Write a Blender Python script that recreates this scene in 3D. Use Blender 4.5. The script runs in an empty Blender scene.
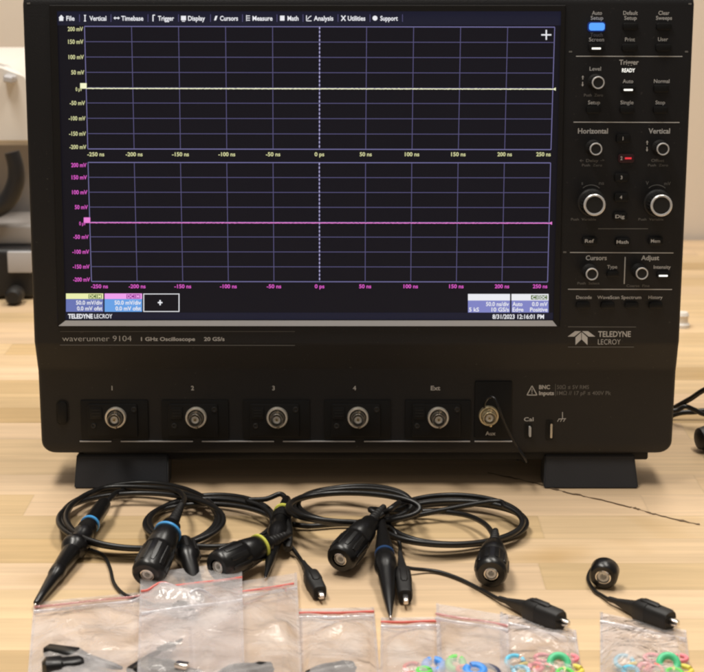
import bpy, bmesh, math, random
from mathutils import Vector, Matrix, noise
random.seed(7)
R = math.radians
S = bpy.context.scene
COL = S.collection

# ------------------------------------------------------------------ camera, world, lights
F = 1614.0; TH = R(14.5); AL = R(3.4); DY = 1.0692; H = 0.3867
cam_d = bpy.data.cameras.new('camera'); cam = bpy.data.objects.new('camera', cam_d); COL.objects.link(cam)
cam.location = (0, -DY, H); cam.rotation_euler = (math.pi/2-TH, 0, 0)
cam_d.sensor_width = 36; cam_d.sensor_fit = 'HORIZONTAL'; cam_d.lens = 36*F/704
cam_d.clip_start = .05; cam_d.clip_end = 50
cam_d.dof.use_dof = True; cam_d.dof.focus_distance = 1.09; cam_d.dof.aperture_fstop = 18
S.camera = cam
w = bpy.data.worlds.new('World'); S.world = w; w.use_nodes = True
w.node_tree.nodes['Background'].inputs[0].default_value = (1.0, .90, .78, 1)
w.node_tree.nodes['Background'].inputs[1].default_value = .17
def area(name, loc, size, sy, power, col, target):
    d = bpy.data.lights.new(name, 'AREA'); d.shape = 'RECTANGLE'; d.size = size; d.size_y = sy
    d.energy = power; d.color = col
    o = bpy.data.objects.new(name, d); COL.objects.link(o); o.location = loc
    o.rotation_euler = (Vector(target)-Vector(loc)).to_track_quat('-Z', 'Y').to_euler()
area('ceiling_light', (-.55, -.15, 1.9), 1.2, .35, 31.5, (1, .95, .87), (0, 0, 0))
area('ceiling_light', (.5, .1, 2.0), 1.2, .35, 22, (1, .95, .87), (0, 0, 0))
area('ceiling_light', (0, 1.0, 1.9), 1.4, .35, 19, (1, .95, .87), (0, .6, 0))
S.view_settings.view_transform = 'Standard'; S.view_settings.look = 'None'
S.view_settings.exposure = 0; S.view_settings.gamma = 1
S.cycles.pixel_filter_type = 'BLACKMAN_HARRIS'; S.cycles.filter_width = 2.2
S.cycles.transparent_max_bounces = 24

# ------------------------------------------------------------------ where a ray of the photo meets a real surface
ct, st = math.cos(TH), math.sin(TH); ca, sa = math.cos(AL), math.sin(AL)
def ray(u, v):
    x = (u-352)/F; c = (336-v)/F
    return Vector((x, ct+c*st, -st+c*ct))
def T(u, v, z=0.0):                       # point on the table at height z
    d = ray(u, v); t = (H-z)/-d.z
    return Vector((d.x*t, -DY+d.y*t, z))
def L(u, v, y=0.0):                       # point in the instrument's own frame on its plane y
    d = ray(u, v); o = Vector((0, -DY, H))
    inv = lambda p: Vector((p.x, ca*p.y-sa*p.z, sa*p.y+ca*p.z))
    d = inv(d); o = inv(o); t = (y-o.y)/d.y
    return o+d*t

# ------------------------------------------------------------------ materials
def mat(name, col, rough=.5, metal=0, spec=.5, emit=None, es=1, bump=0, bscale=400, var=0, alpha=None):
    m = bpy.data.materials.new(name); m.use_nodes = True
    nt = m.node_tree; b = nt.nodes['Principled BSDF']
    b.inputs['Base Color'].default_value = (*col, 1); b.inputs['Roughness'].default_value = rough
    b.inputs['Metallic'].default_value = metal; b.inputs['Specular IOR Level'].default_value = spec
    if emit:
        b.inputs['Emission Color'].default_value = (*emit, 1); b.inputs['Emission Strength'].default_value = es
    tc = nt.nodes.new('ShaderNodeTexCoord')
    n = nt.nodes.new('ShaderNodeTexNoise'); n.inputs['Scale'].default_value = bscale; n.inputs['Detail'].default_value = 3
    nt.links.new(tc.outputs['Object'], n.inputs['Vector'])
    if bump:
        bp = nt.nodes.new('ShaderNodeBump'); bp.inputs['Strength'].default_value = bump; bp.inputs['Distance'].default_value = .0005
        nt.links.new(n.outputs['Fac'], bp.inputs['Height']); nt.links.new(bp.outputs['Normal'], b.inputs['Normal'])
    n2 = nt.nodes.new('ShaderNodeTexNoise'); n2.inputs['Scale'].default_value = 18; n2.inputs['Detail'].default_value = 5
    nt.links.new(tc.outputs['Object'], n2.inputs['Vector'])
    mr = nt.nodes.new('ShaderNodeMapRange'); mr.inputs[3].default_value = max(.02, rough-.07); mr.inputs[4].default_value = min(1, rough+.07)
    nt.links.new(n2.outputs['Fac'], mr.inputs[0]); nt.links.new(mr.outputs[0], b.inputs['Roughness'])
    return m
def lit(name, col, s=1.0, base=.01):      # luminous pixel colour, given in picture (sRGB 0-255) values
    c = tuple((x/255/12.92 if x/255 <= .04045 else ((x/255+.055)/1.055)**2.4) for x in col)
    return mat(name, (base, base, base), .35, 0, .3, c, s)
def srgb(*col): return tuple((x/255/12.92 if x/255 <= .04045 else ((x/255+.055)/1.055)**2.4) for x in col)

M = {}
M['case'] = mat('black_plastic', (.0128, .0121, .0132), .46, 0, .36, bump=.25, bscale=900)
def dusty(m, dens=.70, col=(.09, .08, .075)):      # stray dust specks and faint wipe marks
    nt = m.node_tree; b = nt.nodes['Principled BSDF']; c0 = tuple(b.inputs['Base Color'].default_value)
    tc = nt.nodes.new('ShaderNodeTexCoord'); n = nt.nodes.new('ShaderNodeTexNoise'); n.inputs['Scale'].default_value = 420; n.inputs['Detail'].default_value = 2
    nt.links.new(tc.outputs['Object'], n.inputs['Vector'])
    mr = nt.nodes.new('ShaderNodeMapRange'); mr.inputs[1].default_value = dens; mr.inputs[2].default_value = dens+.08; mr.inputs[4].default_value = .5; nt.links.new(n.outputs[0], mr.inputs[0])
    mx = nt.nodes.new('ShaderNodeMixRGB'); nt.links.new(mr.outputs[0], mx.inputs[0]); mx.inputs[1].default_value = c0; mx.inputs[2].default_value = (*col, 1)
    nt.links.new(mx.outputs[0], b.inputs['Base Color'])
dusty(M['case'])
M['case_dark'] = mat('dark_plastic', (.0050, .0044, .0042), .5, 0, .3)
M['bezel'] = mat('bezel_plastic', (.0100, .0087, .0084), .5, 0, .3, bump=.1, bscale=900)
M['foot'] = mat('foot_plastic', (.031, .032, .037), .6, 0, .35, bump=.3, bscale=700)
M['button'] = mat('button_rubber', (.0035, .0032, .0032), .45, 0, .35)
M['knob'] = mat('knob_plastic', (.016, .015, .0145), .45, 0, .4)
M['trim'] = mat('silver_trim', (.58, .58, .60), .45, .3, .5)
M['ring'] = mat('knob_ring', (.80, .79, .79), .3, .45, .5)
M['nickel_dark'] = mat('dull_nickel', (.34, .31, .27), .3, 1, .5)
M['nickel'] = mat('nickel', (.86, .80, .70), .34, .75, .5)
M['brass'] = mat('brass', (.74, .62, .40), .3, .85, .5)
M['ptfe'] = mat('insulator', (.80, .78, .74), .4)
M['print'] = mat('grey_print', (.60, .59, .58), .6)
M['print_dim'] = mat('faint_print', (.17, .165, .16), .6)
M['print_hi'] = mat('bright_print', (.52, .50, .48), .6)
M['cable'] = mat('cable_jacket', (.0075, .0068, .0066), .38, 0, .5, bump=.15, bscale=500)
M['probe'] = mat('probe_plastic', (.0065, .0060, .0060), .30, 0, .5)
M['rubber'] = mat('rubber', (.0095, .0085, .0082), .55, 0, .4)
M['blue_ring'] = mat('blue_ring', (.07, .34, .72), .35)
M['navy_ring'] = mat('navy_ring', (.015, .05, .14), .35)
M['yellow_ring'] = mat('yellow_ring', (.62, .62, .10), .35)
M['steel'] = mat('steel', (.75, .72, .68), .2, 1)
M['white_pl'] = mat('white_plastic', (.72, .68, .63), .45)
M['grey_pl'] = mat('grey_plastic', (.42, .41, .42), .5)
M['dark_grey'] = mat('tray_plastic', (.30, .28, .27), .5)
M['wire'] = mat('thin_wire', (.007, .0065, .0075), .38, 0, .5)

# screen colours
M['scr'] = lit('screen_black', (14, 12, 21), 1, .006); M['scr_blue'] = lit('screen_navy', (22, 23, 42))
M['grid'] = lit('grid_line', (96, 92, 136), .85); M['grid_c'] = lit('grid_frame', (116, 112, 160), 1)
M['cursor'] = lit('cursor_line', (176, 172, 214))
M['yel'] = lit('trace_yellow', (246, 246, 205)); M['yel_t'] = lit('axis_yellow', (214, 214, 160))
M['mag'] = lit('trace_magenta', (236, 130, 215)); M['mag_t'] = lit('axis_magenta', (222, 92, 200))
M['wht'] = lit('screen_white', (235, 235, 240)); M['hy'] = lit('header_yellow', (236, 238, 175))
M['hm'] = lit('header_pink', (240, 160, 235)); M['b1'] = lit('box_blue_dull', (104, 116, 178)); M['b2'] = lit('box_blue_light', (104, 160, 228))
M['b3'] = lit('box_lilac', (128, 132, 196)); M['grn'] = lit('badge_green', (84, 110, 52)); M['pur'] = lit('badge_purple', (140, 40, 140))
M['led_w'] = lit('led_white', (250, 246, 236), 1.3); M['led_b'] = lit('led_blue', (86, 158, 250), 1.15)
M['led_bs'] = lit('led_blue_side', (14, 42, 110), 1); M['led_r'] = lit('led_red', (225, 50, 60), 1.1); M['led_rs'] = lit('led_red_side', (34, 8, 10))

# ------------------------------------------------------------------ mesh helpers
def link(name, me, m, parent=None):
    o = bpy.data.objects.new(name, me); COL.objects.link(o)
    if m:
        for x in (m if isinstance(m, (list, tuple)) else [m]): me.materials.append(M[x] if isinstance(x, str) else x)
    if parent: o.parent = parent
    return o
def ob(name, bm, m, parent=None, smooth=True, ang=40):
    me = bpy.data.meshes.new(name)
    bmesh.ops.recalc_face_normals(bm, faces=bm.faces)
    if smooth:
        for f in bm.faces: f.smooth = True
        for e in bm.edges:
            if len(e.link_faces) == 2 and e.calc_face_angle(0) > R(ang): e.smooth = False
    bm.to_mesh(me); bm.free()
    return link(name, me, m, parent)
def empty(name, loc, label=None, cat=None, group=None):
    o = bpy.data.objects.new(name, None); COL.objects.link(o); o.location = loc; o.empty_display_size = .01
    if label: o['label'] = label; o['category'] = cat
    if group: o['group'] = group
    return o
def tag(o, label, cat, group=None):
    o['label'] = label; o['category'] = cat
    if group: o['group'] = group
    return o
def box(bm, x0, x1, y0, y1, z0, z1, bev=0, seg=2, mi=0):
    r = bmesh.ops.create_cube(bm, size=1)
    for v in r['verts']:
        v.co = Vector(((x0+x1)/2+v.co.x*(x1-x0), (y0+y1)/2+v.co.y*(y1-y0), (z0+z1)/2+v.co.z*(z1-z0)))
    fs = list({f for v in r['verts'] for f in v.link_faces})
    for f in fs: f.material_index = mi
    if bev:
        es = list({e for v in r['verts'] for e in v.link_edges})
        q = bmesh.ops.bevel(bm, geom=es, offset=bev, segments=seg, profile=.5, affect='EDGES')
        for f in q['faces']: f.material_index = mi
def rprism(bm, x0, x1, z0, z1, y0, y1, r, n=6, bev=0, mi=0, shear=0):      # rounded rectangle in x-z, from y0 (front) to y1
    pts = []
    for cx, cz, a0 in ((x1-r, z1-r, 0), (x0+r, z1-r, 90), (x0+r, z0+r, 180), (x1-r, z0+r, 270)):
        for i in range(n+1):
            a = R(a0+90*i/n); pts.append((cx+r*math.cos(a), cz+r*math.sin(a)))
    cx, cz = (x0+x1)/2, (z0+z1)/2
    def ringv(y, ins):
        out = []
        for px, pz in pts:
            d = Vector((px-cx, pz-cz)); 
            sx = 1-ins/max(1e-6, (x1-x0)/2); sz = 1-ins/max(1e-6, (z1-z0)/2)
            out.append(bm.verts.new((cx+d.x*sx, y, cz+d.y*sz)))
        return out
    rings = [ringv(y1, 0), ringv(y0+bev, 0)]
    if bev: rings += [ringv(y0+bev*.3, bev*.3), ringv(y0, bev)]
    fs = []
    for a, b in zip(rings, rings[1:]):
        for i in range(len(a)): fs.append(bm.faces.new((a[i], a[(i+1) % len(a)], b[(i+1) % len(a)], b[i])))
    fs.append(bm.faces.new(rings[0])); fs.append(bm.faces.new(list(reversed(rings[-1]))))
    for f in fs: f.material_index = mi
def frame_of(d, up=Vector((0, 0, 1))):
    d = d.normalized()
    if abs(d.dot(up)) > .97: up = Vector((0, 1, 0))
    s = d.cross(up).normalized(); return s, s.cross(d).normalized()
def lathe(bm, prof, p0, p1, n=28, mi=0, cap=True):   # prof: (fraction or metres along p0->p1 in metres, radius)
    d = (p1-p0).normalized(); s, t = frame_of(d); rings = []
    for a, r in prof:
        rings.append([bm.verts.new(p0+d*a+(s*math.cos(2*math.pi*i/n)+t*math.sin(2*math.pi*i/n))*max(r, 1e-5)) for i in range(n)])
    fs = []
    for a, b in zip(rings, rings[1:]):
        for i in range(n): fs.append(bm.faces.new((a[i], a[(i+1) % n], b[(i+1) % n], b[i])))
    if cap: fs.append(bm.faces.new(list(reversed(rings[0])))); fs.append(bm.faces.new(rings[-1]))
    for f in fs: f.material_index = mi
def loft(bm, secs, p0, p1, up=Vector((0, 0, 1)), n=20, e=4.0, mi=0):   # (metres along, half width, half height[, lift])
    d = (p1-p0).normalized(); s, t = frame_of(d, up); rings = []
    for q in secs:
        a, wd, ht = q[:3]; lf = q[3] if len(q) > 3 else 0
        rg = []
        for i in range(n):
            th = 2*math.pi*(i+.5)/n; c, sn = math.cos(th), math.sin(th)
            rg.append(bm.verts.new(p0+d*a+s*wd*math.copysign(abs(c)**(2/e), c)+t*(ht*math.copysign(abs(sn)**(2/e), sn)+lf)))
        rings.append(rg)
    fs = []
    for a, b in zip(rings, rings[1:]):
        for i in range(n): fs.append(bm.faces.new((a[i], a[(i+1) % n], b[(i+1) % n], b[i])))
    fs.append(bm.faces.new(list(reversed(rings[0])))); fs.append(bm.faces.new(rings[-1]))
    for f in fs: f.material_index = mi
def smooth_path(P, k=8):
    out = []
    Q = [P[0]]+list(P)+[P[-1]]
    for i in range(1, len(Q)-2):
        a, b, c, d = Q[i-1], Q[i], Q[i+1], Q[i+2]
        for j in range(k):
            t = j/k
            out.append(.5*((2*b)+(c-a)*t+(2*a-5*b+4*c-d)*t*t+(3*b-a-3*c+d)*t**3))
    out.append(P[-1]); return out
def tube(bm, P, r, n=12, r1=None, k=8, mi=0, closed=False):
    P = smooth_path(P, k) if k > 1 else P
    s = None; rings = []
    for i, p in enumerate(P):
        d = (P[min(i+1, len(P)-1)]-P[max(i-1, 0)]).normalized()
        if s is None: s, _ = frame_of(d)
        s = (s-d*s.dot(d)).normalized(); t = d.cross(s)
        rr = r if r1 is None else r+(r1-r)*i/(len(P)-1)
        rings.append([bm.verts.new(p+(s*math.cos(2*math.pi*j/n)+t*math.sin(2*math.pi*j/n))*rr) for j in range(n)])
    fs = []
    for a, b in zip(rings, rings[1:]):
        for i in range(n): fs.append(bm.faces.new((a[i], a[(i+1) % n], b[(i+1) % n], b[i])))
    fs.append(bm.faces.new(list(reversed(rings[0])))); fs.append(bm.faces.new(rings[-1]))
    for f in fs: f.material_index = mi
# --- flat things on the instrument, placed on a plane y of its frame
def quad(bm, u0, v0, u1, v1, y, mi=0):
    vs = [bm.verts.new(L(u, v, y)) for u, v in ((u0, v1), (u1, v1), (u1, v0), (u0, v0))]
    bm.faces.new(vs).material_index = mi
def line(bm, a, b, wpx, y, mi=0):
    p, q = L(*a, y), L(*b, y); d = (q-p).normalized(); n = Vector((-d.z, 0, d.x))*wpx/1.45e3/2
    bm.faces.new([bm.verts.new(x) for x in (p-n, q-n, q+n, p+n)]).material_index = mi
def poly(bm, pts, y, mi=0):
    bm.faces.new([bm.verts.new(L(u, v, y)) for u, v in pts]).material_index = mi
def text(bm, s, u0, u1, v, cap, y, mi=0, bold=.0, hgt=None):
    c = bpy.data.curves.new('t', 'FONT'); c.body = s; c.size = 1; c.offset = bold; c.resolution_u = 3
    o = bpy.data.objects.new('t', c); COL.objects.link(o)
    bpy.context.view_layer.update()
    me = bpy.data.meshes.new_from_object(o.evaluated_get(bpy.context.evaluated_depsgraph_get()))
    xs = [w_.co.x for w_ in me.vertices]; x0, x1 = min(xs), max(xs)
    a, b = L(u0, v, y), L(u1, v, y)
    sc = cap/1.45e3/.70; sx = (b.x-a.x)/(x1-x0)
    if len(s) == 1: sx = min(sx, sc); a = (a+b)/2; a.x -= (x1-x0)*sx/2
    zc = a.z-.35*sc
    vs = [bm.verts.new((a.x+(w_.co.x-x0)*sx, y, zc+w_.co.y*sc)) for w_ in me.vertices]
    for p in me.polygons:
        try: bm.faces.new([vs[i] for i in p.vertices]).material_index = mi
        except ValueError: pass
    bpy.data.objects.remove(o); bpy.data.curves.remove(c); bpy.data.meshes.remove(me)

# ------------------------------------------------------------------ the setting: wall and butcher-block bench top
def wood():
    m = bpy.data.materials.new('maple_butcher_block'); m.use_nodes = True; nt = m.node_tree; N = nt.nodes; K = nt.links.new
    b = N['Principled BSDF']; b.inputs['Roughness'].default_value = .42; b.inputs['Specular IOR Level'].default_value = .35
    tc = N.new('ShaderNodeTexCoord'); sp = N.new('ShaderNodeSeparateXYZ'); K(tc.outputs['Object'], sp.inputs[0])
    def mth(op, a, bb=None):
        n = N.new('ShaderNodeMath'); n.operation = op
        for i, q in enumerate((a, bb)):
            if q is None: continue
            if isinstance(q, (int, float)): n.inputs[i].default_value = q
            else: K(q, n.inputs[i])
        return n.outputs[0]
    row_f = mth('MULTIPLY', mth('ADD', sp.outputs[1], .013), 1/.041); row = mth('FLOOR', row_f)
    wn = N.new('ShaderNodeTexWhiteNoise'); wn.noise_dimensions = '1D'; K(row, wn.inputs['W'])
    xf = mth('ADD', mth('MULTIPLY', sp.outputs[0], 1/.42), mth('MULTIPLY', wn.outputs[0], 9.3)); colx = mth('FLOOR', xf)
    cb = N.new('ShaderNodeCombineXYZ'); K(row, cb.inputs[0]); K(colx, cb.inputs[1])
    wn2 = N.new('ShaderNodeTexWhiteNoise'); wn2.noise_dimensions = '3D'; K(cb.outputs[0], wn2.inputs['Vector'])
    cr = N.new('ShaderNodeValToRGB'); K(wn2.outputs[0], cr.inputs[0])
    e = cr.color_ramp.elements
    e[0].position = 0; e[0].color = (.51, .35, .175, 1); e[1].position = 1; e[1].color = (.72, .53, .345, 1)
    for p, c in ((.14, (.585, .41, .215, 1)), (.5, (.66, .48, .275, 1)), (.8, (.69, .50, .32, 1))):
        q = e.new(p); q.color = c
    # grain, stretched along x, offset per stave
    mp = N.new('ShaderNodeMapping'); mp.inputs['Scale'].default_value = (5, 120, 5)
    va = N.new('ShaderNodeVectorMath'); va.operation = 'ADD'; K(tc.outputs['Object'], va.inputs[0])
    vs = N.new('ShaderNodeVectorMath'); vs.operation = 'SCALE'; K(wn2.outputs['Color'], vs.inputs[0]); vs.inputs['Scale'].default_value = 7; K(vs.outputs[0], va.inputs[1])
    K(va.outputs[0], mp.inputs[0])
    g = N.new('ShaderNodeTexNoise'); g.inputs['Scale'].default_value = 1; g.inputs['Detail'].default_value = 6; g.inputs['Roughness'].default_value = .6
    g.inputs['Distortion'].default_value = .6; K(mp.outputs[0], g.inputs['Vector'])
    mp2 = N.new('ShaderNodeMapping'); mp2.inputs['Scale'].default_value = (7, 22, 5); K(va.outputs[0], mp2.inputs[0])
    g2 = N.new('ShaderNodeTexNoise'); g2.inputs['Scale'].default_value = 1; g2.inputs['Detail'].default_value = 3; K(mp2.outputs[0], g2.inputs['Vector'])
    f1 = N.new('ShaderNodeMapRange'); f1.inputs[1].default_value = .3; f1.inputs[2].default_value = .7; f1.inputs[3].default_value = .87; f1.inputs[4].default_value = 1.09; K(g.outputs[0], f1.inputs[0])
    f2 = N.new('ShaderNodeMapRange'); f2.inputs[1].default_value = .3; f2.inputs[2].default_value = .7; f2.inputs[3].default_value = .90; f2.inputs[4].default_value = 1.08; K(g2.outputs[0], f2.inputs[0])
    # glue lines
    fy = mth('FRACT', row_f); fx = mth('FRACT', xf)
    dy = mth('MULTIPLY', mth('MINIMUM', fy, mth('SUBTRACT', 1, fy)), .041); dx = mth('MULTIPLY', mth('MINIMUM', fx, mth('SUBTRACT', 1, fx)), .42)
    dm = mth('MINIMUM', dx, dy)
    f3 = N.new('ShaderNodeMapRange'); f3.inputs[1].default_value = .0002; f3.inputs[2].default_value = .0012; f3.inputs[3].default_value = .91; f3.inputs[4].default_value = 1; K(dm, f3.inputs[0])
    tot = mth('MULTIPLY', mth('MULTIPLY', f1.outputs[0], f2.outputs[0]), f3.outputs[0])
    # a few knots / brown stains
    g3 = N.new('ShaderNodeTexNoise'); g3.inputs['Scale'].default_value = 9; g3.inputs['Detail'].default_value = 2; K(va.outputs[0], g3.inputs['Vector'])
    f4 = N.new('ShaderNodeMapRange'); f4.inputs[1].default_value = .66; f4.inputs[2].default_value = .80; f4.inputs[3].default_value = 0; f4.inputs[4].default_value = .6; K(g3.outputs[0], f4.inputs[0])
    vm = N.new('ShaderNodeVectorMath'); vm.operation = 'SCALE'; K(cr.outputs[0], vm.inputs[0]); K(tot, vm.inputs['Scale'])
    mx = N.new('ShaderNodeMixRGB'); K(f4.outputs[0], mx.inputs[0]); K(vm.outputs[0], mx.inputs[1]); mx.inputs[2].default_value = (.48, .29, .10, 1)
    K(mx.outputs[0], b.inputs['Base Color'])
    bp = N.new('ShaderNodeBump'); bp.inputs['Strength'].default_value = .15; bp.inputs['Distance'].default_value = .0004; K(g.outputs[0], bp.inputs['Height']); K(bp.outputs[0], b.inputs['Normal'])
    return m
YB = T(690, 240).y
bm = bmesh.new(); box(bm, -1.3, 1.3, -.42, YB, -.04, 0, .002)
table = ob('bench_top', bm, wood()); table['kind'] = 'structure'
bm = bmesh.new(); box(bm, -2.2, 2.2, YB+.012, YB+.11, -.6, 1.6)
wm = mat('painted_wall', (.74, .655, .56), .85, 0, .2, bump=.2, bscale=120)
wl = ob('wall', bm, wm, smooth=False); wl['kind'] = 'structure'
# long hairline crack and smudge in the wood
bm = bmesh.new()
pts = []; base = [(488, 473), (520, 479), (556, 489), (566, 492), (590, 497), (628, 506), (640, 509), (655, 514), (680, 520), (704, 525)]
for i in range(len(base)-1):
    for j in range(7):
        t = j/7; pts.append((base[i][0]*(1-t)+base[i+1][0]*t+random.uniform(-.8, .8), base[i][1]*(1-t)+base[i+1][1]*t+random.uniform(-.5, .5)))
prev = None
for i, (u, v) in enumerate(pts):
    hw = .00035+.0016*max(0, noise.noise(Vector((i*.31, 2, 0)))+.35)
    p = T(u, v, .0005); a = bm.verts.new(p+Vector((0, hw, 0))); b = bm.verts.new(p-Vector((0, hw, 0)))
    if prev: bm.faces.new((prev[0], a, b, prev[1]))
    prev = (a, b)
M['crack'] = mat('crack_fill', (.16, .105, .06), .8)
ob('crack', bm, 'crack', table, smooth=False)

# ------------------------------------------------------------------ the oscilloscope
root = empty('oscilloscope', (0, 0, 0), 'black bench oscilloscope with lit dark screen showing one yellow and one magenta trace', 'oscilloscope')
root.rotation_euler = (-AL, 0, 0)
YU = -.010            # upper front plane
def z_of(v, y): return L(352, v, y).z
def x_of(u, v, y): return L(u, v, y).x
# front housing: a loft of horizontal slices (z, x_left, x_right, y_front)
sl = []
xl, xr = x_of(33.5, 335, YU), x_of(680, 335, YU)
xl2, xr2 = x_of(22, 0, YU), x_of(695, 0, YU)
zt = z_of(-11, YU)
for dz, ins, dyy in ((0, .009, .010), (-.0012, .0045, .0055), (-.0035, .002, .0022), (-.007, .0004, .0004), (-.010, 0, 0)):
    sl.append((zt+dz, xl2+ins, xr2-ins, YU+dyy))
sl.append((z_of(120, YU), xl2*.66+xl*.34, xr2*.66+xr*.34, YU))
sl.append((z_of(342, YU), xl, xr, YU)); sl.append((z_of(346, YU), xl+.0002, xr-.0002, YU+.0004))
xm, xn = x_of(37.5, 368, 0), x_of(676.5, 368, 0)
sl.append((z_of(366, 0), xm-.0002, xn+.0002, -.0006)); sl.append((z_of(371, 0), xm, xn, 0))
xm2, xn2 = x_of(40.5, 430, 0), x_of(673, 430, 0)
zb = z_of(453, 0); sl.append((zb+.0085, xm2, xn2, 0))
for k in range(1, 7):
    a = R(90*k/6); sl.append((zb+.0085-.0085*math.sin(a), xm2+.0085*(1-math.cos(a)), xn2-.0085*(1-math.cos(a)), .0012*(1-math.cos(a))))
bm = bmesh.new(); rings = []
for z, a, b, yf in sl:
    r = .0028; pts = [(a, .045)]
    for k in range(5):
        q = R(90*k/4); pts.append((a+r-r*math.cos(q), yf+r-r*math.sin(q)))
    for k in range(5):
        q = R(90*k/4); pts.append((b-r+r*math.sin(q), yf+r-r*math.cos(q)))
    pts.append((b, .045)); rings.append([bm.verts.new((x, y, z)) for x, y in pts])
for a, b in zip(rings, rings[1:]):
    for i in range(len(a)): bm.faces.new((a[i], a[(i+1) % len(a)], b[(i+1) % len(a)], b[i]))
bm.faces.new(rings[0]); bm.faces.new(rings[-1])
ob('front_housing', bm, 'case', root, ang=50)
bm = bmesh.new(); box(bm, xl+.012, xr-.012, .046, .19, zb+.006, zt-.004, .008, 3)
for i in range(14): box(bm, xl+.010, xl+.0118, .07+i*.007, .0735+i*.007, .10, .24)
ob('rear_case', bm, 'case', root)
bm = bmesh.new(); box(bm, -.10, .10, .08, .11, zt-.004, zt+.006, .003); ob('carry_handle', bm, 'case_dark', root)
# under plate behind the lip
bm = bmesh.new(); box(bm, x_of(82, 453, 0), x_of(650, 453, 0), .006, .04, z_of(460, .006), zb+.001, .0015)
ob('under_plate', bm, 'case_dark', root)
# feet
def foot(u0, u1, ub0, ub1, vb):
    bm = bmesh.new(); y0 = -.0015
    A = [L(u0, 455, .004), L(u1, 455, .004)]; B = [L(ub0, vb, y0), L(ub1, vb, y0)]
    vs = []
    for yb in (0, .022):
        for p, q in ((A[0], 0), (A[1], 0), (B[1], 1), (B[0], 1)):
            z = p.z if not q else (p.y+yb)*.0594+.0002
            vs.append(bm.verts.new((p.x, p.y+yb, z)))
    a, b = vs[:4], vs[4:]
    bm.faces.new(a); bm.faces.new(b[::-1])
    for i in range(4): bm.faces.new((a[i], b[i], b[(i+1) % 4], a[(i+1) % 4]))
    bmesh.ops.bevel(bm, geom=list(bm.edges), offset=.0009, segments=2, affect='EDGES')
    return ob('foot', bm, 'foot', root)
foot(76.5, 168, 74, 168, 487.5); foot(545, 634.5, 544, 638.5, 489)
for sx in (-.17, .17):
    bm = bmesh.new(); zt_ = zb+.008
    box(bm, sx-.02, sx+.02, .15, .17, .171*.0594, zt_, .001); ob('rear_foot', bm, 'rubber', root)

# screen bezel, silver ledge and display
YS = YU-.0004
bm = bmesh.new()
out = [(49, 5), (566, 5), (560, 327), (57.5, 327)]; inn = [(57, 11.5), (561, 11.5), (553.5, 320), (65.5, 320)]
yo = YU-.0016
o1 = [bm.verts.new(L(u, v, YU+.0005)) for u, v in out]; o2 = [bm.verts.new(L(u+(0.8 if i in (0, 3) else -.8), v+(.8 if i < 2 else -.8), yo)) for i, (u, v) in enumerate(out)]
i1 = [bm.verts.new(L(u, v, yo)) for u, v in inn]; i2 = [bm.verts.new(L(u, v, YU+.0002)) for u, v in inn]
for A, B in ((o1, o2), (o2, i1), (i1, i2)):
    for i in range(4): bm.faces.new((A[i], A[(i+1) % 4], B[(i+1) % 4], B[i]))
ob('screen_bezel', bm, 'bezel', root, ang=20)
bm = bmesh.new()   # ledge: front lip higher than the screen, top sloping back
p = [L(58.5, 326, yo-.0008), L(557, 326.2, yo-.0008), L(552.5, 320.6, yo-.0002), L(65.5, 320.6, yo-.0002)]
q = [Vector((w_.x, YU+.0006, w_.z)) for w_ in p]
a = [bm.verts.new(w_) for w_ in p]; b = [bm.verts.new(w_) for w_ in q]
bm.faces.new(a); bm.faces.new(b[::-1])
for i in range(4): bm.faces.new((a[i], b[i], b[(i+1) % 4], a[(i+1) % 4]))
ob('trim_strip', bm, 'trim', root, smooth=False)
bm = bmesh.new(); poly(bm, [(57, 320), (561, 320), (561, 11), (57, 11)], YS, 0)
poly(bm, [(57, 25.5), (561, 25.5), (561, 11.2), (57, 11.2)], YS-.0001, 1)
screen = ob('display_screen', bm, ['scr', 'scr_blue'], root, smooth=False)
Y1, Y2, Y3, Y4 = YS-.0002, YS-.0003, YS-.0004, YS-.0005
def lerp(a, b, t): return a+(b-a)*t
def gridbox(tl, tr, br, bl, cm, name):
    bm = bmesh.new()
    P = lambda s, t: (lerp(lerp(tl[0], tr[0], s), lerp(bl[0], br[0], s), t), lerp(lerp(tl[1], tr[1], s), lerp(bl[1], br[1], s), t))
    for i in range(11):
        line(bm, P(i/10, 0), P(i/10, 1), .6 if 0 < i < 10 else .7, Y1, 0 if 0 < i < 10 else 1)
    for i in range(9):
        line(bm, P(0, i/8), P(1, i/8), .6 if 0 < i < 8 else .8, Y2, 0 if 0 < i < 8 else 1)
    n = 30
    for i in range(n): line(bm, P(.5, i/n), P(.5, (i+.55)/n), 1.0, Y3, 2)
    ob(name, bm, ['grid', 'grid_c', 'cursor'], screen, smooth=False)
    return P
P1 = gridbox((84.5, 26.5), (554.7, 27.3), (551, 149.7), (87.8, 149), 0, 'graticule')
P2 = gridbox((88, 162.5), (550.6, 163), (547.6, 282), (91.5, 281.5), 0, 'graticule')
def trace(P, s0, s1, m, name):
    bm = bmesh.new(); prev = None; n = 420
    for i in range(n+1):
        u, v = P(s0+(s1-s0)*i/n, .506+.0035*noise.noise(Vector((i*.7, 5, 0))))
        hw = .00030+.00016*noise.noise(Vector((i*.45, 9, 3)))
        p = L(u, v, Y4); a = bm.verts.new(p+Vector((0, 0, hw))); b = bm.verts.new(p-Vector((0, 0, hw)))
        if prev: bm.faces.new((prev[1], b, a, prev[0]))
        prev = (a, b)
    u, v = P(s0, .5); quad(bm, u-6, v-4.5, u+.5, v+1, Y4-.0001)
    u, v = P(s1, .506); poly(bm, [(u-1, v), (u+2, v+1.6), (u+2, v-1.6)], Y4-.0001)
    ob(name, bm, m, screen, smooth=False)
trace(P1, 0, 1.002, 'yel', 'waveform_trace'); trace(P2, 0, 1.002, 'mag', 'waveform_trace')
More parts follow.
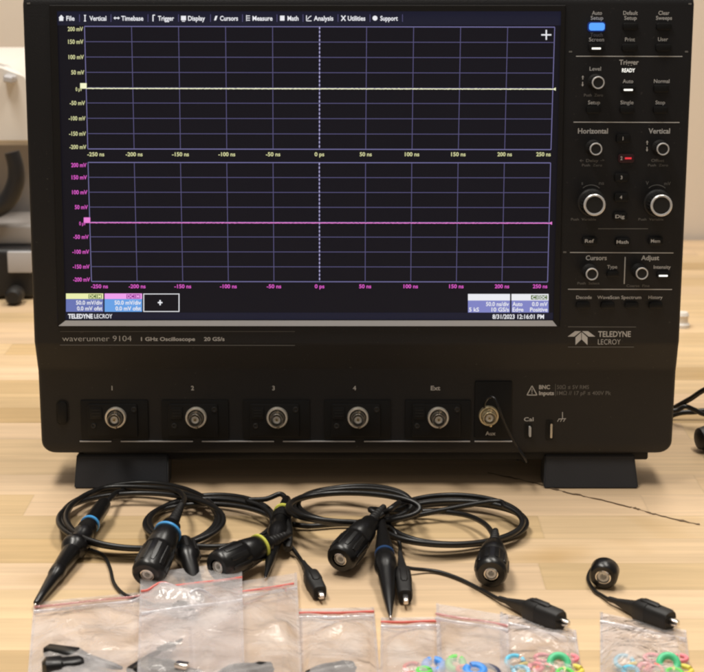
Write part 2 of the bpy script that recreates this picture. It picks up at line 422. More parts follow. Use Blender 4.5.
# axis labels
def axes(P, m, vx):
    def lab(*a, **k):
        bm = bmesh.new(); text(bm, *a, **k); ob('axis_label', bm, m, screen, smooth=False)
    for i, s in enumerate(('200 mV', '150 mV', '100 mV', '50 mV', '0 µV', '-50 mV', '-100 mV', '-150 mV', '-200 mV')):
        u, v = P(0, i/8); v += (2.6 if i == 0 else -2 if i == 8 else 0)
        wd = {4: 8.5, 5: 13, 6: 15.3, 7: 16.8}[len(s)]
        if i != 4: lab(s, u-1.5-wd, u-1.5, v, 3.9, Y3, bold=.018)
        else: lab(s, u-10.5, u-4, v+1.5, 3.6, Y4-.0002, bold=.018)
    for i in range(11):
        s = ['-250 ns', '-200 ns', '-150 ns', '-100 ns', '-50 ns', '0 ps', '50 ns', '100 ns', '150 ns', '200 ns', '250 ns'][i]
        u, _ = P(i/10, 1); wd = len(s)*2.4; u += 8 if i == 0 else -7.5 if i == 10 else 0
        lab(s, u-wd/2, u+wd/2, vx, 3.7, Y4, bold=.02)
axes(P1, 'yel_t', 154.3); axes(P2, 'mag_t', 286.3)
# menu bar
bm = bmesh.new()
for s, a, b in (('File', 66.3, 74.5), ('Vertical', 89.5, 106.3), ('Timebase', 121.3, 143.3), ('Trigger', 158, 174), ('Display', 188, 205), ('Cursors', 220, 238), ('Measure', 252.5, 272.5), ('Math', 287.5, 298.5), ('Analysis', 313.8, 333.3), ('Utilities', 347.8, 365.3), ('Support', 380.3, 397.8)):
    text(bm, s, a, b, 18.4, 4.3, Y2, 0, bold=.022)
for u in (79.5, 111, 148, 178.5, 210.5, 242.5, 277, 303, 338, 370, 402.5): line(bm, (u, 14.5), (u, 22), .5, Y2, 1)
poly(bm, [(58.5, 18), (61.3, 15), (64, 18)][::-1], Y2); quad(bm, 59.2, 18, 63.3, 21, Y2)                # home
quad(bm, 84, 15, 86, 16, Y2); line(bm, (85, 15), (85, 21.5), .9, Y2); quad(bm, 84, 20.7, 86, 21.6, Y2)
line(bm, (114, 18.2), (119, 18.2), 1, Y2); poly(bm, [(113.5, 18.2), (115.3, 19.8), (115.3, 16.6)], Y3); poly(bm, [(119.8, 18.2), (118, 16.6), (118, 19.8)], Y3)
line(bm, (153, 21.5), (153, 15), 1, Y2); line(bm, (153, 15.3), (155, 15.3), .9, Y3)
quad(bm, 181, 16, 186, 20.5, Y2); line(bm, (182, 21.4), (185, 21.4), .7, Y2)
poly(bm, [(214, 20.5), (216, 20.5), (217.5, 16), (215.5, 16)], Y2)
for k in range(3): line(bm, (247, 16+k*2.2), (250, 16+k*2.2), .7, Y2)
line(bm, (246.5, 15.2), (246.5, 21.2), .6, Y3)
quad(bm, 280, 15.8, 284.5, 20.8, Y2)
line(bm, (306.5, 15.5), (306.5, 21), .7, Y2); line(bm, (306.5, 21), (311.5, 21), .7, Y3); line(bm, (307.5, 19.5), (309, 17.5), .7, Y2); line(bm, (309, 17.5), (311.3, 16), .7, Y3)
line(bm, (341.3, 15.7), (345.5, 21), 1, Y2); line(bm, (341.3, 21), (345.5, 15.7), 1, Y3)
poly(bm, [(375+2.5*math.cos(a*math.pi/6), 18.3-2.5*math.sin(a*math.pi/6)) for a in range(12)], Y2)
ob('menu_bar', bm, ['wht', 'grid'], screen, smooth=False)
bm = bmesh.new(); line(bm, (541.3, 35), (551.3, 35), 1.3, Y3); line(bm, (546.3, 30), (546.3, 40), 1.3, Y4); ob('plus_icon', bm, 'wht', screen, smooth=False)
# descriptor boxes
bm = bmesh.new()
quad(bm, 66, 293.5, 103.2, 299, Y2, 0); quad(bm, 66, 299, 103.2, 311.8, Y2, 1); quad(bm, 88.5, 294.3, 101.8, 298.6, Y3, 2)
text(bm, 'DC1M', 89.3, 101, 296.4, 3.2, Y4, 0, .03); text(bm, '50.0 mV/div', 76, 102.3, 302.6, 4, Y3, 3, .02); text(bm, '0.0 mV ofst', 77, 102.3, 308.4, 4, Y3, 3, .02)
ob('channel_box', bm, ['hy', 'b1', 'grn', 'wht'], screen, smooth=False)
bm = bmesh.new()
quad(bm, 104.6, 293.5, 142, 299, Y2, 0); quad(bm, 104.6, 299, 142, 311.8, Y2, 1); quad(bm, 126.5, 294.3, 140.3, 298.6, Y3, 2)
text(bm, 'DC1M', 127.3, 139.5, 296.4, 3.2, Y4, 0, .03); text(bm, '50.0 mV/div', 114.5, 141, 302.6, 4, Y3, 3, .02); text(bm, '0.0 mV ofst', 115.5, 141, 308.4, 4, Y3, 3, .02)
ob('channel_box', bm, ['hm', 'b2', 'pur', 'wht'], screen, smooth=False)
bm = bmesh.new()
for a, b in (((143.5, 294), (179.3, 294)), ((143.5, 311.5), (179.3, 311.5))): line(bm, a, b, .7, Y2)
for a, b in (((143.7, 293.6), (143.7, 311.8)), ((179, 293.6), (179, 311.8))): line(bm, a, b, .8, Y3)
line(bm, (157.8, 302.6), (162.4, 302.6), 1.3, Y3); line(bm, (160.1, 300.1), (160.1, 305.2), 1.3, Y4)
ob('add_box', bm, 'wht', screen, smooth=False)
bm = bmesh.new()
quad(bm, 468, 294, 510, 300.5, Y2, 0); quad(bm, 468, 300.5, 510, 312.5, Y2, 1)
text(bm, '50.0 ns/div', 486, 509, 304, 4, Y3, 0, .02); text(bm, '5 kS', 469, 479, 309.5, 4, Y3, 0, .02); text(bm, '10 GS/s', 491.5, 509, 309.5, 4, Y3, 0, .02)
ob('timebase_box', bm, ['wht', 'b3'], screen, smooth=False)
bm = bmesh.new()
quad(bm, 511.5, 294, 548.5, 300.5, Y2, 0); quad(bm, 511.5, 300.5, 548.5, 312.5, Y2, 1)
quad(bm, 531, 295.2, 538.6, 299.6, Y3, 2); quad(bm, 539.4, 295.2, 547.3, 299.6, Y3, 2)
text(bm, 'C1', 532, 537.6, 297.4, 3.2, Y4, 0, .03); text(bm, 'DC', 540.4, 546.3, 297.4, 3.2, Y4, 0, .03)
text(bm, 'Auto', 512.5, 522.5, 304, 4, Y3, 0, .02); text(bm, '0.0 mV', 532, 547.6, 304, 4, Y3, 0, .02)
text(bm, 'Edge', 512.5, 523.5, 309.5, 4, Y3, 0, .02); text(bm, 'Positive', 530, 547.6, 309.5, 4, Y3, 0, .02)
ob('trigger_box', bm, ['wht', 'b3', 'grn'], screen, smooth=False)
bm = bmesh.new()
quad(bm, 64, 312.6, 553, 319.6, Y1, 1); text(bm, 'TELEDYNE', 68, 92.8, 316.2, 4.4, Y2, 0, .035); text(bm, 'LECROY', 94.3, 112.3, 316.2, 4.2, Y2, 0, .01)
text(bm, '8/31/2023 12:16:01 PM', 492.5, 544, 316.6, 4.3, Y2, 0, .02)
ob('status_bar', bm, ['wht', 'scr_blue'], screen, smooth=False)

# printing on the front, with painted highlights at the top corners
YP = YU-.0002
bm = bmesh.new()
text(bm, 'waverunner 9104', 62.3, 131.5, 338.4, 5.6, YP, 0, -.012)
text(bm, '1 GHz Oscilloscope', 141, 195, 339, 3.7, YP, 0, .02); text(bm, '20 GS/s', 204, 224.5, 339, 3.7, YP, 0, .02)
line(bm, (60, 345), (295, 345.4), .6, YP, 1); line(bm, (60, 331.5), (295, 331.5), .5, YP, 1)
ob('model_lettering', bm, ['print', 'print_dim'], root, smooth=False)
bm = bmesh.new()
for s in (1, -1):
    g = lambda a, b: (581.5+s*a, b)
    p = [g(.5, 331.2), g(6.5, 331.2), g(13.8, 336.6), g(7.2, 336.6)]; poly(bm, p if s < 0 else p[::-1], YP)
    p = [g(.3, 332.2), g(.3, 339.5), g(6, 345), g(6, 337.4)]; poly(bm, p[::-1] if s < 0 else p, YP)
text(bm, 'TELEDYNE', 598.2, 630.8, 334, 5.6, YP, 0, .015); text(bm, 'LECROY', 598, 620.5, 341.8, 5.4, YP, 0, -.01)
line(bm, (568, 326.8), (636, 327), .6, YP, 1); line(bm, (568, 347), (634, 347), .6, YP, 1)
ob('maker_badge', bm, ['print', 'print_dim'], root, smooth=False)
bm = bmesh.new()
def t(s, c, v, wd, cap=3.6, mi=0, b=.01):
    bm2 = bmesh.new(); text(bm2, s, c-wd/2, c+wd/2, v, cap, YP, 0, b); ob('panel_label', bm2, ('print', 'print_dim', 'led_w')[mi], root, smooth=False)
t('Auto', 597, 13, 10); t('Setup', 597, 18, 12.5); t('Default', 630.5, 13, 14.5); t('Setup', 630.5, 18, 12.5); t('Clear', 664, 13, 11); t('Sweeps', 664, 18, 16)
t('Touch', 596.5, 34.8, 12.5, mi=1, b=.02); t('Screen', 596.5, 39.6, 15); t('Print', 630, 39.5, 10); t('User', 663, 39.3, 10)
line(bm, (576, 56.4), (682.5, 56.6), .8, YP, 0)
t('Trigger', 629, 62.3, 19.5, 4.6, b=.02); t('READY', 628.5, 70.4, 13, 3.6, 2, .015)
t('Level', 595.3, 68.8, 11.5); t('Auto', 628, 81.3, 10.5); t('Normal', 661.7, 81.2, 15.5); t('Push  Zero', 593.5, 95.2, 19, 2.6, 1)
t('Setup', 594, 102.5, 12); t('Single', 627, 102.5, 13); t('Stop', 660.3, 102.5, 9.5)
line(bm, (573.5, 122.2), (679.5, 122.6), .8, YP, 0)
t('Horizontal', 593, 131, 30, 4.8, b=.022); t('Vertical', 659.3, 131, 21.5, 4.8, b=.022)
t('← Delay →', 592, 160.6, 25, 2.8, 1); t('Push  Zero', 592, 165.2, 20, 2.4, 1); t('Offset', 657.7, 160.5, 13, 2.8, 1); t('Push  Zero', 658, 165.2, 20, 2.4, 1)
t('s', 582.3, 183, 2.3, 3.4, 1); t('ns', 601.5, 183, 5, 3.4, 1); t('V', 647.3, 183, 3, 3.4, 1); t('mV', 667.5, 183.5, 6.5, 3.4, 1)
for c in (591.2, 657):
    for k in range(8):
        a0, a1 = R(230+80*k/8+90-90), R(230+80*(k+1)/8)
        f = lambda a: (c+13*math.cos(a)*1.0, 198.5+13.5*math.sin(a))
        line(bm, f(a0), f(a1), .7, YP, 1)
t('Push  Variable', 583.5, 219.3, 25, 2.4, 1); t('Push  Variable', 651, 219.3, 25, 2.4, 1)
line(bm, (598, 228.8), (648, 228.8), .7, YP, 1)
line(bm, (570, 252.5), (673.5, 253), .8, YP, 0); line(bm, (568, 289.3), (672, 289.5), .8, YP, 0); line(bm, (625.2, 257), (624.2, 284), .9, YP, 0)
t('Cursors', 596.3, 257.8, 21, 4.5, b=.02); t('Adjust', 650.2, 257.8, 18, 4.5, b=.02)
t('Type', 612.2, 266.8, 10, 3.4); t('Intensity', 662.2, 267, 17, 3.4); t('Push  Select', 588.5, 283.2, 22, 2.4, 1); t('Coarse  Fine', 638, 285.7, 23, 2.6, 1)
t('Decode', 584, 297.3, 15.5, 3.2); t('WaveScan', 608.3, 297.3, 22, 3.2); t('Spectrum', 631.3, 297.3, 20, 3.2); t('History', 655.5, 297.3, 14, 3.2)
for u0, va in ((582.8, 76.5), (647.2, 141.5)):
    line(bm, (u0, va), (u0, va+3.2), .8, YP, 0); line(bm, (u0-.2, va+5.4), (u0-.2, va+9), .8, YP, 0)
    poly(bm, [(u0-1.2, va+1), (u0+1.2, va+1), (u0, va-1)], YP-.0001, 0); poly(bm, [(u0-1.4, va+8.2), (u0-.2, va+10.2), (u0+1, va+8.2)], YP-.0001, 0)
for u0, v0 in ((570.5, 51.8), (686.5, 51.8), (564.7, 252.2), (28.5, 3.5), (690, 4)): quad(bm, u0-1.6, v0-.8, u0+1.6, v0+.8, YP, 1)  # last two quads are painted highlights on the housing's top corners
ob('panel_divider_and_glint', bm, ['print', 'print_dim', 'led_w'], root, smooth=False)

# buttons
def button(u, v, wd=15.5, ht=7, led=None, txt=None, body='button', tm='print', proud=.0022):
    bm = bmesh.new(); yf = YU-proud
    a, b = L(u-wd/2, v+ht/2, YU), L(u+wd/2, v-ht/2, YU)
    rprism(bm, a.x, b.x, a.z, b.z, yf, YU+.0005, min(.0016, (b.z-a.z)*.35), bev=.0005)
    o = ob('push_button', bm, body, root)
    if led:
        bm = bmesh.new(); c = L(u, v+.8, yf); rprism(bm, c.x-.0030, c.x+.0030, c.z-.0006, c.z+.0006, yf-.0002, yf+.0003, .0004); ob('indicator', bm, led, o)
    if txt:
        bm = bmesh.new(); text(bm, txt, u-len(txt)*1.35-.5, u+len(txt)*1.35+.5, v, 3.3, yf-.0001, 0, .01)
        ob('button_lettering', bm, tm, o, smooth=False)
    else:
        pass
    return o
b0 = button(596.5, 26.8, 15.5, 7.6, body='led_b', proud=.003)
for c in list(b0.children): bpy.data.objects.remove(c)
bm = bmesh.new(); a, b = L(587.3, 31.8, YU), L(605.6, 21.9, YU); rprism(bm, a.x, b.x, a.z, b.z, YU-.0008, YU+.0005, .002, bev=.0003); ob('button_surround', bm, 'led_bs', b0)
button(630.3, 26.6); button(663.7, 26.6)
button(596.3, 47.8, 16, 8, 'led_w'); button(629.5, 47.8, 16, 7.5); button(663.3, 47.8, 16, 7.5)
button(628.3, 89.2, 15, 7.5, 'led_w'); button(661, 88.7, 15.5, 7.5); button(593.5, 110, 15, 7); button(627, 110, 15, 7); button(660.3, 110, 15, 7)
for s, u, v in (('1', 623, 138.5), ('3', 621.5, 177.5), ('4', 621, 197.3), ('Dig', 620, 216.5)): button(u, v, 14.5, 8.5, txt=s, tm='print')
b2 = button(626, 158.3, 16, 8.5, body='led_rs'); 
for c in list(b2.children): bpy.data.objects.remove(c)
bm = bmesh.new(); text(bm, '2', 620.5, 622.5, 158.3, 3.4, YU-.0024, 0, .02); line(bm, (625, 158.4), (631.5, 158.4), 1.7, YU-.0024, 1); ob('button_lettering', bm, ['print', 'led_r'], b2, smooth=False)
button(589.5, 241, 15, 8, txt='Ref'); button(622.5, 242, 15, 8, txt='Math'); button(655.5, 241, 15, 8, txt='Mem')
button(612.5, 274, 12, 6); button(663.3, 275, 14, 7, 'led_w')
for u in (583, 607.5, 631.5, 655.5): button(u, 305.3, 14, 6.5)
# knobs
def knob(u, v, rpx, depth=.012):
    yc = YU-depth; c = L(u, v, yc); r = rpx/1.47e3
    p0 = Vector((c.x, YU+.0005, c.z)); p1 = Vector((c.x, yc, c.z)); n = 40
    bm = bmesh.new(); rr = r*1.12
    lathe(bm, [(0, rr*1.16), (.0016, rr*1.14), (.0022, rr*1.02), (depth-.0012, r), (depth, r*.96), (depth+.0005, r*.90)], p0, p1, n)
    for i in range(24):    # knurling ribs
        a = 2*math.pi*i/24; x, z = c.x+math.cos(a)*rr*.97, c.z+math.sin(a)*rr*.97
        q = bmesh.ops.create_cube(bm, size=1)
        for w_ in q['verts']:
            k = w_.co; lx, lz = k.x*.0006, k.z*.0005; y = lerp(YU-.0022, yc+.002, k.y+.5)
            w_.co = Vector((x+lx*math.cos(a)-lz*math.sin(a), y, z+lx*math.sin(a)+lz*math.cos(a)))
    o = ob('knob', bm, 'knob', root)
    bm = bmesh.new(); ri = r*.77; d0 = depth+.0004
    lathe(bm, [(d0-.0006, r*1.0), (d0+.0004, r*.995), (d0+.0008, r*.93), (d0+.0007, ri*1.05), (d0-.0002, ri)], p0, p1, n, cap=False)
    ob('knob_ring', bm, 'ring', o)
    bm = bmesh.new(); lathe(bm, [(d0-.0005, ri*1.02), (d0-.0002, ri), (d0-.0006, ri*.6)], p0, p1, n); ob('knob_cap', bm, 'button', o)
for u, v in ((598.3, 82.8), (596, 149.2), (663, 149.2), (592, 274.2), (642, 273.6)): knob(u, v, 6.1)
for u, v in ((594.6, 205), (661.5, 205.6)): knob(u, v, 10.6, .015)

# lower panel: input plates, BNC sockets, printing, lugs
bm = bmesh.new()
for s, u, wd in (('1', 112, 2), ('2', 192.5, 3), ('3', 273.5, 3), ('4', 354.5, 3.4), ('Ext', 435.5, 9.5)): text(bm, s, u-wd/2, u+wd/2, 388, 4.4, -.0002, 0, .03); ob('socket_label', bm, 'print_hi', root, smooth=False); bm = bmesh.new()
text(bm, 'Cal', 524, 533.5, 419.2, 4, -.0002, 1, .01); text(bm, 'BNC', 539, 550, 387, 4, -.0002, 1, .03); text(bm, 'Inputs', 539, 554, 393, 4, -.0002, 1, .03)
text(bm, '50Ω ≤ 5V RMS', 557, 589, 387, 4, -.0002, 2, .01); text(bm, '1MΩ // 17 pF ≤ 400V Pk', 557, 611, 393, 4, -.0002, 2, .01)
line(bm, (555.5, 384), (555.5, 396), .5, -.0002, 2)
for a, b in (((532, 385.8), (527, 395)), ((527, 395), (537, 395)), ((537, 395), (532, 385.8))): line(bm, a, b, .9, -.0002, 1)
line(bm, (532, 388.8), (532, 392), .7, -.0003, 1); quad(bm, 531.6, 392.8, 532.4, 393.7, -.0003, 1)
line(bm, (562.5, 412), (562.5, 418.6), .7, -.0002, 1); line(bm, (558.5, 419), (566, 418.6), .7, -.0003, 1)
for k in range(3): line(bm, (559+k*3, 419), (557.4+k*3, 421.6), .6, -.0002, 1)
ob('rating_label', bm, ['print_hi', 'print', 'print_dim'], root, smooth=False)
bm = bmesh.new()   # two silver sill lines under the sockets
for a, b in ((80, 111.5), (121, 193), (202, 274), (283, 355), (364, 470), (474.5, 512)):
    p, q = L(a, 441, 0), L(b, 441, 0); box(bm, p.x, q.x, -.0012, .001, p.z-.00035, p.z+.00035)
ob('sill_strip', bm, 'trim', root, smooth=False)
bm = bmesh.new(); a, b = L(57.8, 423.5, 0), L(67.2, 401, 0); rprism(bm, a.x, b.x, a.z, b.z, -.0016, .001, .0030, bev=.0006)
pb = ob('power_button', bm, 'case_dark', root)
bm = bmesh.new(); rprism(bm, a.x-.0008, b.x+.0008, a.z-.0008, b.z+.0008, -.0005, .001, .0037); ob('button_surround', bm, 'button', pb)
def bnc(parent, u, v, ring_r=.0074, metal='nickel', yb=-.002, tilt=0):
    yr = yb-.0035; c = L(u, v, yr); n = 40
    X = lambda y: Vector((c.x, y, c.z))
    bm = bmesh.new(); lathe(bm, [(0, ring_r), (.0034, ring_r), (.0040, ring_r-.0004), (.0040, ring_r-.0014), (.0034, ring_r-.0018), (.0006, ring_r-.0018), (.0004, .0052)], X(yb+.0005), X(yb-1), n, cap=False)
    o = ob('bnc_socket', bm, metal, parent)
    bm = bmesh.new(); lathe(bm, [(0, .0052), (.0035, .0050), (.0036, .0047), (.0100, .0047), (.0104, .0044), (.0104, .0041), (.0020, .0039)], X(yb), X(yb-1), n, cap=False)
    for s in (1, -1):
        q = Vector((c.x+.0009, yb-.0076, c.z+s*.0047)); lathe(bm, [(0, .0011), (.0014, .0010), (.0017, .0005)], q, q+Vector((0, 0, s)), 14)
    ob('barrel', bm, 'nickel_dark' if metal == 'nickel' else metal, o)
    bm = bmesh.new(); lathe(bm, [(0, .0039), (.0045, .0039), (.0046, .0026), (.0085, .0025), (.0086, .0012), (.0060, .0010)], X(yb), X(yb-1), n, cap=False)
    ob('insulator', bm, 'ptfe', o)
    bm = bmesh.new(); lathe(bm, [(0, .0010), (.0088, .0010), (.0088, .0006), (.0060, .0006)], X(yb), X(yb-1), 16, cap=False); ob('center_contact', bm, 'brass', o)
    return o
for c in (115.5, 196, 277.3, 358.3, 438.7):
    bm = bmesh.new()
    a, b = L(c-34, 438.5, 0), L(c+32.5, 400, 0); rprism(bm, a.x, b.x, a.z, b.z, -.0012, .001, .001, bev=.0003)
    a, b = L(c-27, 436, 0), L(c+22, 403.5, 0); rprism(bm, a.x, b.x, a.z, b.z, -.0026, -.001, .0012, bev=.0005)
    pl = ob('input_plate', bm, 'case_dark', root)
    bm = bmesh.new(); a, b = L(c-25.5, 419, -.0026), L(c-13.5, 407.5, -.0026); rprism(bm, a.x, b.x, a.z, b.z, -.0032, -.0024, .0006, bev=.0002)
    ca_ = ob('contact_window', bm, 'button', pl)
    bm = bmesh.new()
    for k in range(3): line(bm, (c-23.5, 410.3+k*2.9), (c-15.5, 410.3+k*2.9), .8, -.0034)
    ob('contact_pin', bm, 'knob', ca_, smooth=False)
    for du, vv, r in ((-21.7, 425.8, .0019), (18.3, 409.5, .0020)):
        q = L(c+du, vv, -.0026); bm = bmesh.new(); lathe(bm, [(0, r), (.0006, r), (.0009, r*.7), (.0005, r*.3)], Vector((q.x, -.0024, q.z)), Vector((q.x, -1, q.z)), 20); ob('screw', bm, 'knob', pl)
    bnc(pl, c-.3, 418.2, yb=-.0024)
bm = bmesh.new(); a, b = L(474, 438, 0), L(512.5, 381, 0); rprism(bm, a.x, b.x, a.z, b.z, -.0012, .001, .0012, bev=.0004)
ap = ob('aux_plate', bm, 'case_dark', root)
bnc(ap, 489, 416.5, .0070, 'brass', -.0012)
bm = bmesh.new(); text(bm, 'Aux', 485.5, 495.5, 433.3, 4, -.0014, 0, .01); ob('aux_lettering', bm, 'print', ap, smooth=False)
# cal and ground lugs
for u, v, hh, m in ((529.2, 431, .0042, 'print_hi'), (550.3, 430, .0062, 'steel')):
    c = L(u, v, 0); bm = bmesh.new(); rprism(bm, c.x-.0032, c.x+.0022, c.z-hh-.001, c.z+hh+.001, -.0004, .001, .0012)
    o = ob('lug_slot', bm, 'button', root)
    bm = bmesh.new(); rprism(bm, c.x-.0005, c.x+.0009, c.z-hh*.75, c.z+hh*.9, -.0045, -.0003, .0006); ob('lug', bm, m, o)

# thin wire draped over the Aux socket
bm = bmesh.new()
rot = Matrix.Rotation(-AL, 4, 'X')
pw = [rot @ L(u, v, y) for u, v, y in ((484, 407, -.004), (486, 401, -.010), (490, 397, -.014), (495, 399, -.017), (499, 408, -.018), (503, 419, -.017), (509, 432, -.015), (517, 446, -.013), (526.5, 461.5, -.010))]+[Vector((.1205, .030, .012)), Vector((.124, .060, .0014)), Vector((.150, .085, .0014))]
tube(bm, pw, .0008, 10, .0011)
tag(ob('thin_wire', bm, 'wire'), 'thin dark wire dangling from the brass socket marked Aux', 'wire')

# ------------------------------------------------------------------ probes and cables on the bench
def mouth(p_face, d, parent, r=.0042):     # BNC plug opening: silver shell, pale insulator, pin; d points out of the opening
    q = p_face-d*.004
    bm = bmesh.new(); lathe(bm, [(0, r*1.02), (.0046, r), (.0048, r*.86), (.0015, r*.80), (.0012, r*.45)], q, q+d, 28, cap=False); o = ob('plug_shell', bm, 'steel', parent)
    bm = bmesh.new(); lathe(bm, [(0, r*.8), (.0036, r*.8), (.0040, r*.72), (.0040, r*.44), (.0012, r*.40), (.0010, r*.1)], q, q+d, 24, cap=False); ob('insulator', bm, 'ptfe', o)
def plug(parent, a, b, R0, ringm, ring_at=.8, cab=None):   # compensation box: from opening a back to b
    d = (b-a).normalized(); ln = (b-a).length
    bm = bmesh.new(); f = lambda x: x*ln
    lathe(bm, [(0, .0048), (0, R0*.82), (.0012, R0*.93), (.003, R0*.99), (f(.2), R0), (f(.45), R0), (f(.47), R0*.93), (f(.52), R0*.90), (f(.54), R0*.94), (f(.80), R0*.80), (f(.84), R0*.68), (f(.97), R0*.60), (f(1.), R0*.45)], a, b, 40, cap=False)
    s, tt = frame_of(d)
    for k in range(10):    # grip flats
        an = 2*math.pi*k/10; e = s*math.cos(an)+tt*math.sin(an); c0 = a+e*R0*.955
        loft(bm, [(.005, .0012, .0008), (f(.18), .0017, .0011), (f(.42), .0014, .0008)], c0, c0+d, up=e, n=10)
    o = ob('connector_box', bm, 'probe', parent)
    mouth(a+d*.0012, -d, o)
    bm = bmesh.new(); lathe(bm, [(0, .0046), (.0005, .0062), (.0010, R0*.84)], a+d*.0004, a-d, 32, cap=False); 
    bm.free()
    if ringm:
        bm = bmesh.new(); rr = R0*.84; lathe(bm, [(0, rr*.9), (.0004, rr*1.02), (.0020, rr*1.02), (.0024, rr*.9)], a+d*f(ring_at), b, 32, cap=False); ob('color_ring', bm, ringm, o)
    bm = bmesh.new(); lathe(bm, [(0, R0*.5), (.004, .0035), (.018, .0023), (.022, .0019)], b-d*.002, b+d, 20)
    for k in range(5): lathe(bm, [(.004+k*.003, .0036-.0003*k), (.0045+k*.003, .0039-.0003*k), (.0055+k*.003, .0037-.0003*k)], b-d*.002, b+d, 20)
    ob('strain_relief', bm, 'rubber', o)
    return o
def handle(parent, tip, rear, ringm, prof, ring_at, ring_r):
    d = (rear-tip).normalized(); ln = (rear-tip).length
    bm = bmesh.new(); lathe(bm, [(x*ln, r) for x, r in prof], tip, rear, 36)
    o = ob('probe_body', bm, 'probe', parent)
    if ln > .08:
        bm = bmesh.new()
        for k in range(6):
            f0 = ring_at-.030-.014*k; rr = ring_r*.93+.0004; lathe(bm, [(f0*ln-.0005, rr*.9), (f0*ln-.0002, rr), (f0*ln+.0002, rr), (f0*ln+.0005, rr*.9)], tip, rear, 32, cap=False)
        ob('grip', bm, 'rubber', o)
    bm = bmesh.new(); lathe(bm, [(0, ring_r*.85), (.0004, ring_r), (.0024, ring_r), (.0028, ring_r*.85)], tip+d*ln*ring_at, rear, 32, cap=False); ob('color_ring', bm, ringm, o)
    bm = bmesh.new(); lathe(bm, [(-.002, .0003), (-.0008, .0006), (.001, .0007)], tip, rear, 12); ob('tip_contact', bm, 'steel', o)
    return o
def cable(parent, pts, r=.00175, name='cable', m='cable'):
    bm = bmesh.new(); tube(bm, pts, r, 14, k=7); return ob(name, bm, m, parent)
def coil(cu, cv, a, b, turns, a0, zf, drift=(0, 0), shrink=0, seed=0, step=18, spread=.15):
    out = []; n = int(abs(turns)*360/step); rnd = random.Random(seed); nt = int(abs(turns))+2
    g = lambda j, m: ((j+1+seed)*m) % 1.0-.5
    ks = [(1+spread*g(j, .618), 5*g(j, .755), 7*g(j, .618), 1+spread*1.6*g(j, .382)) for j in range(nt+1)]
    for i in range(n+1):
        k = i/n; q = abs(turns)*k; j = int(q); f = q-j; f = f*f*(3-2*f)
        ra, du, dv, rb = [ks[j][m]*(1-f)+ks[j+1][m]*f for m in range(4)]
        th = R(a0)+math.copysign(1, turns)*R(step)*i
        out.append(T(cu+du+drift[0]*k+a*ra*math.cos(th), cv+dv+drift[1]*k-b*rb*math.sin(th), zf(k, th)))
    return out
def clip(parent, a, b, big=1.0, jaw=None):     # insulated crocodile clip from cable end a to jaw end b
    d = (b-a).normalized(); ln = (b-a).length
    bm = bmesh.new(); w_ = .0042*big; h = .0046*big
    loft(bm, [(0, .0014, .0014), (ln*.12, .0017, .0017), (ln*.42, .0028*big, .0030*big), (ln*.48, w_, h), (ln*.66, w_*1.05, h*1.05), (ln*.67, w_*.98, h*.98), (ln*.93, w_*.92, h*.90), (ln*.97, w_*.8, h*.78), (ln*.965, w_*.55, h*.5)], a, b, n=24, e=3.2)
    loft(bm, [(ln*.52, .0016, .0007, h*.95), (ln*.56, .0022, .0014, h*.98), (ln*.76, .0022, .0012, h*.97), (ln*.80, .0014, .0006, h*.93)], a, b, n=12)
    o = ob('clip_boot', bm, 'rubber', parent)
    bm = bmesh.new()
    for s in (1, -1): loft(bm, [(ln*.90, .0016, .0007, s*.0010), (ln*1.02, .0017, .0008, s*.0013), (ln*1.07, .0015, .0008, s*.0009), (ln*1.09, .0012, .0006, s*.0006)], a, b, n=12)
    ob('clip_jaw', bm, 'steel', o)
    return o
CR = .00175
prof = [(0, .0012), (.006, .0019), (.08, .0026), (.20, .0038), (.245, .0042), (.25, .0047), (.30, .0050), (.305, .0047), (.46, .0058), (.475, .0054), (.492, .0072), (.505, .0082), (.53, .0083), (.542, .0074), (.552, .0060), (.60, .0058), (.61, .0066), (.645, .0068), (.65, .0062), (.72, .0058), (.80, .0055), (.93, .0052), (.97, .0044), (1.0, .0026)]
# probe A, light-blue rings
A = empty('oscilloscope_probe', T(100, 540), 'black probe with light blue rings, lying at the far left', 'probe', 'passive oscilloscope probes on the bench')
A.location = (0, 0, 0)
tipA, rearA = T(36, 603.5, .004), T(106, 501, .013)
handle(A, tipA, rearA, 'blue_ring', prof, .735, .0063)
plug(A, T(146.5, 576, .0115), T(172, 524, .026), .0100, 'blue_ring', .80)
pA = [T(174, 520, .028), T(181, 507, .026), T(184, 498, .020), T(176, 492, .014)]
pA += [T(100, 497, .012), T(103, 501, .013)]
pA = [T(175, 518, .027), T(181, 506, .024), T(184, 497, .018), T(170, 489, .013)] + coil(143, 518, 79, 30, 5.0, 95, lambda k, th: .0022+.0078*(1-k)+.0018*(1+math.sin(th*2+1)), drift=(-3, 1), seed=1)[1:] + [T(130, 489, .006), T(116, 493, .010), rearA+Vector((.002, .004, 0)), rearA]
cable(A, pA)
lead = [T(78, 548, .006), T(92, 550, .005), T(104, 556, .0025), T(110, 568, .0015), T(114, 583, .0015), T(124, 594, .0015), T(140, 600, .0015), T(157, 606, .003)]
gl = cable(A, lead, .0011, 'ground_lead'); clip(gl, T(157, 605, .0035), T(197, 612, .0045), .9)
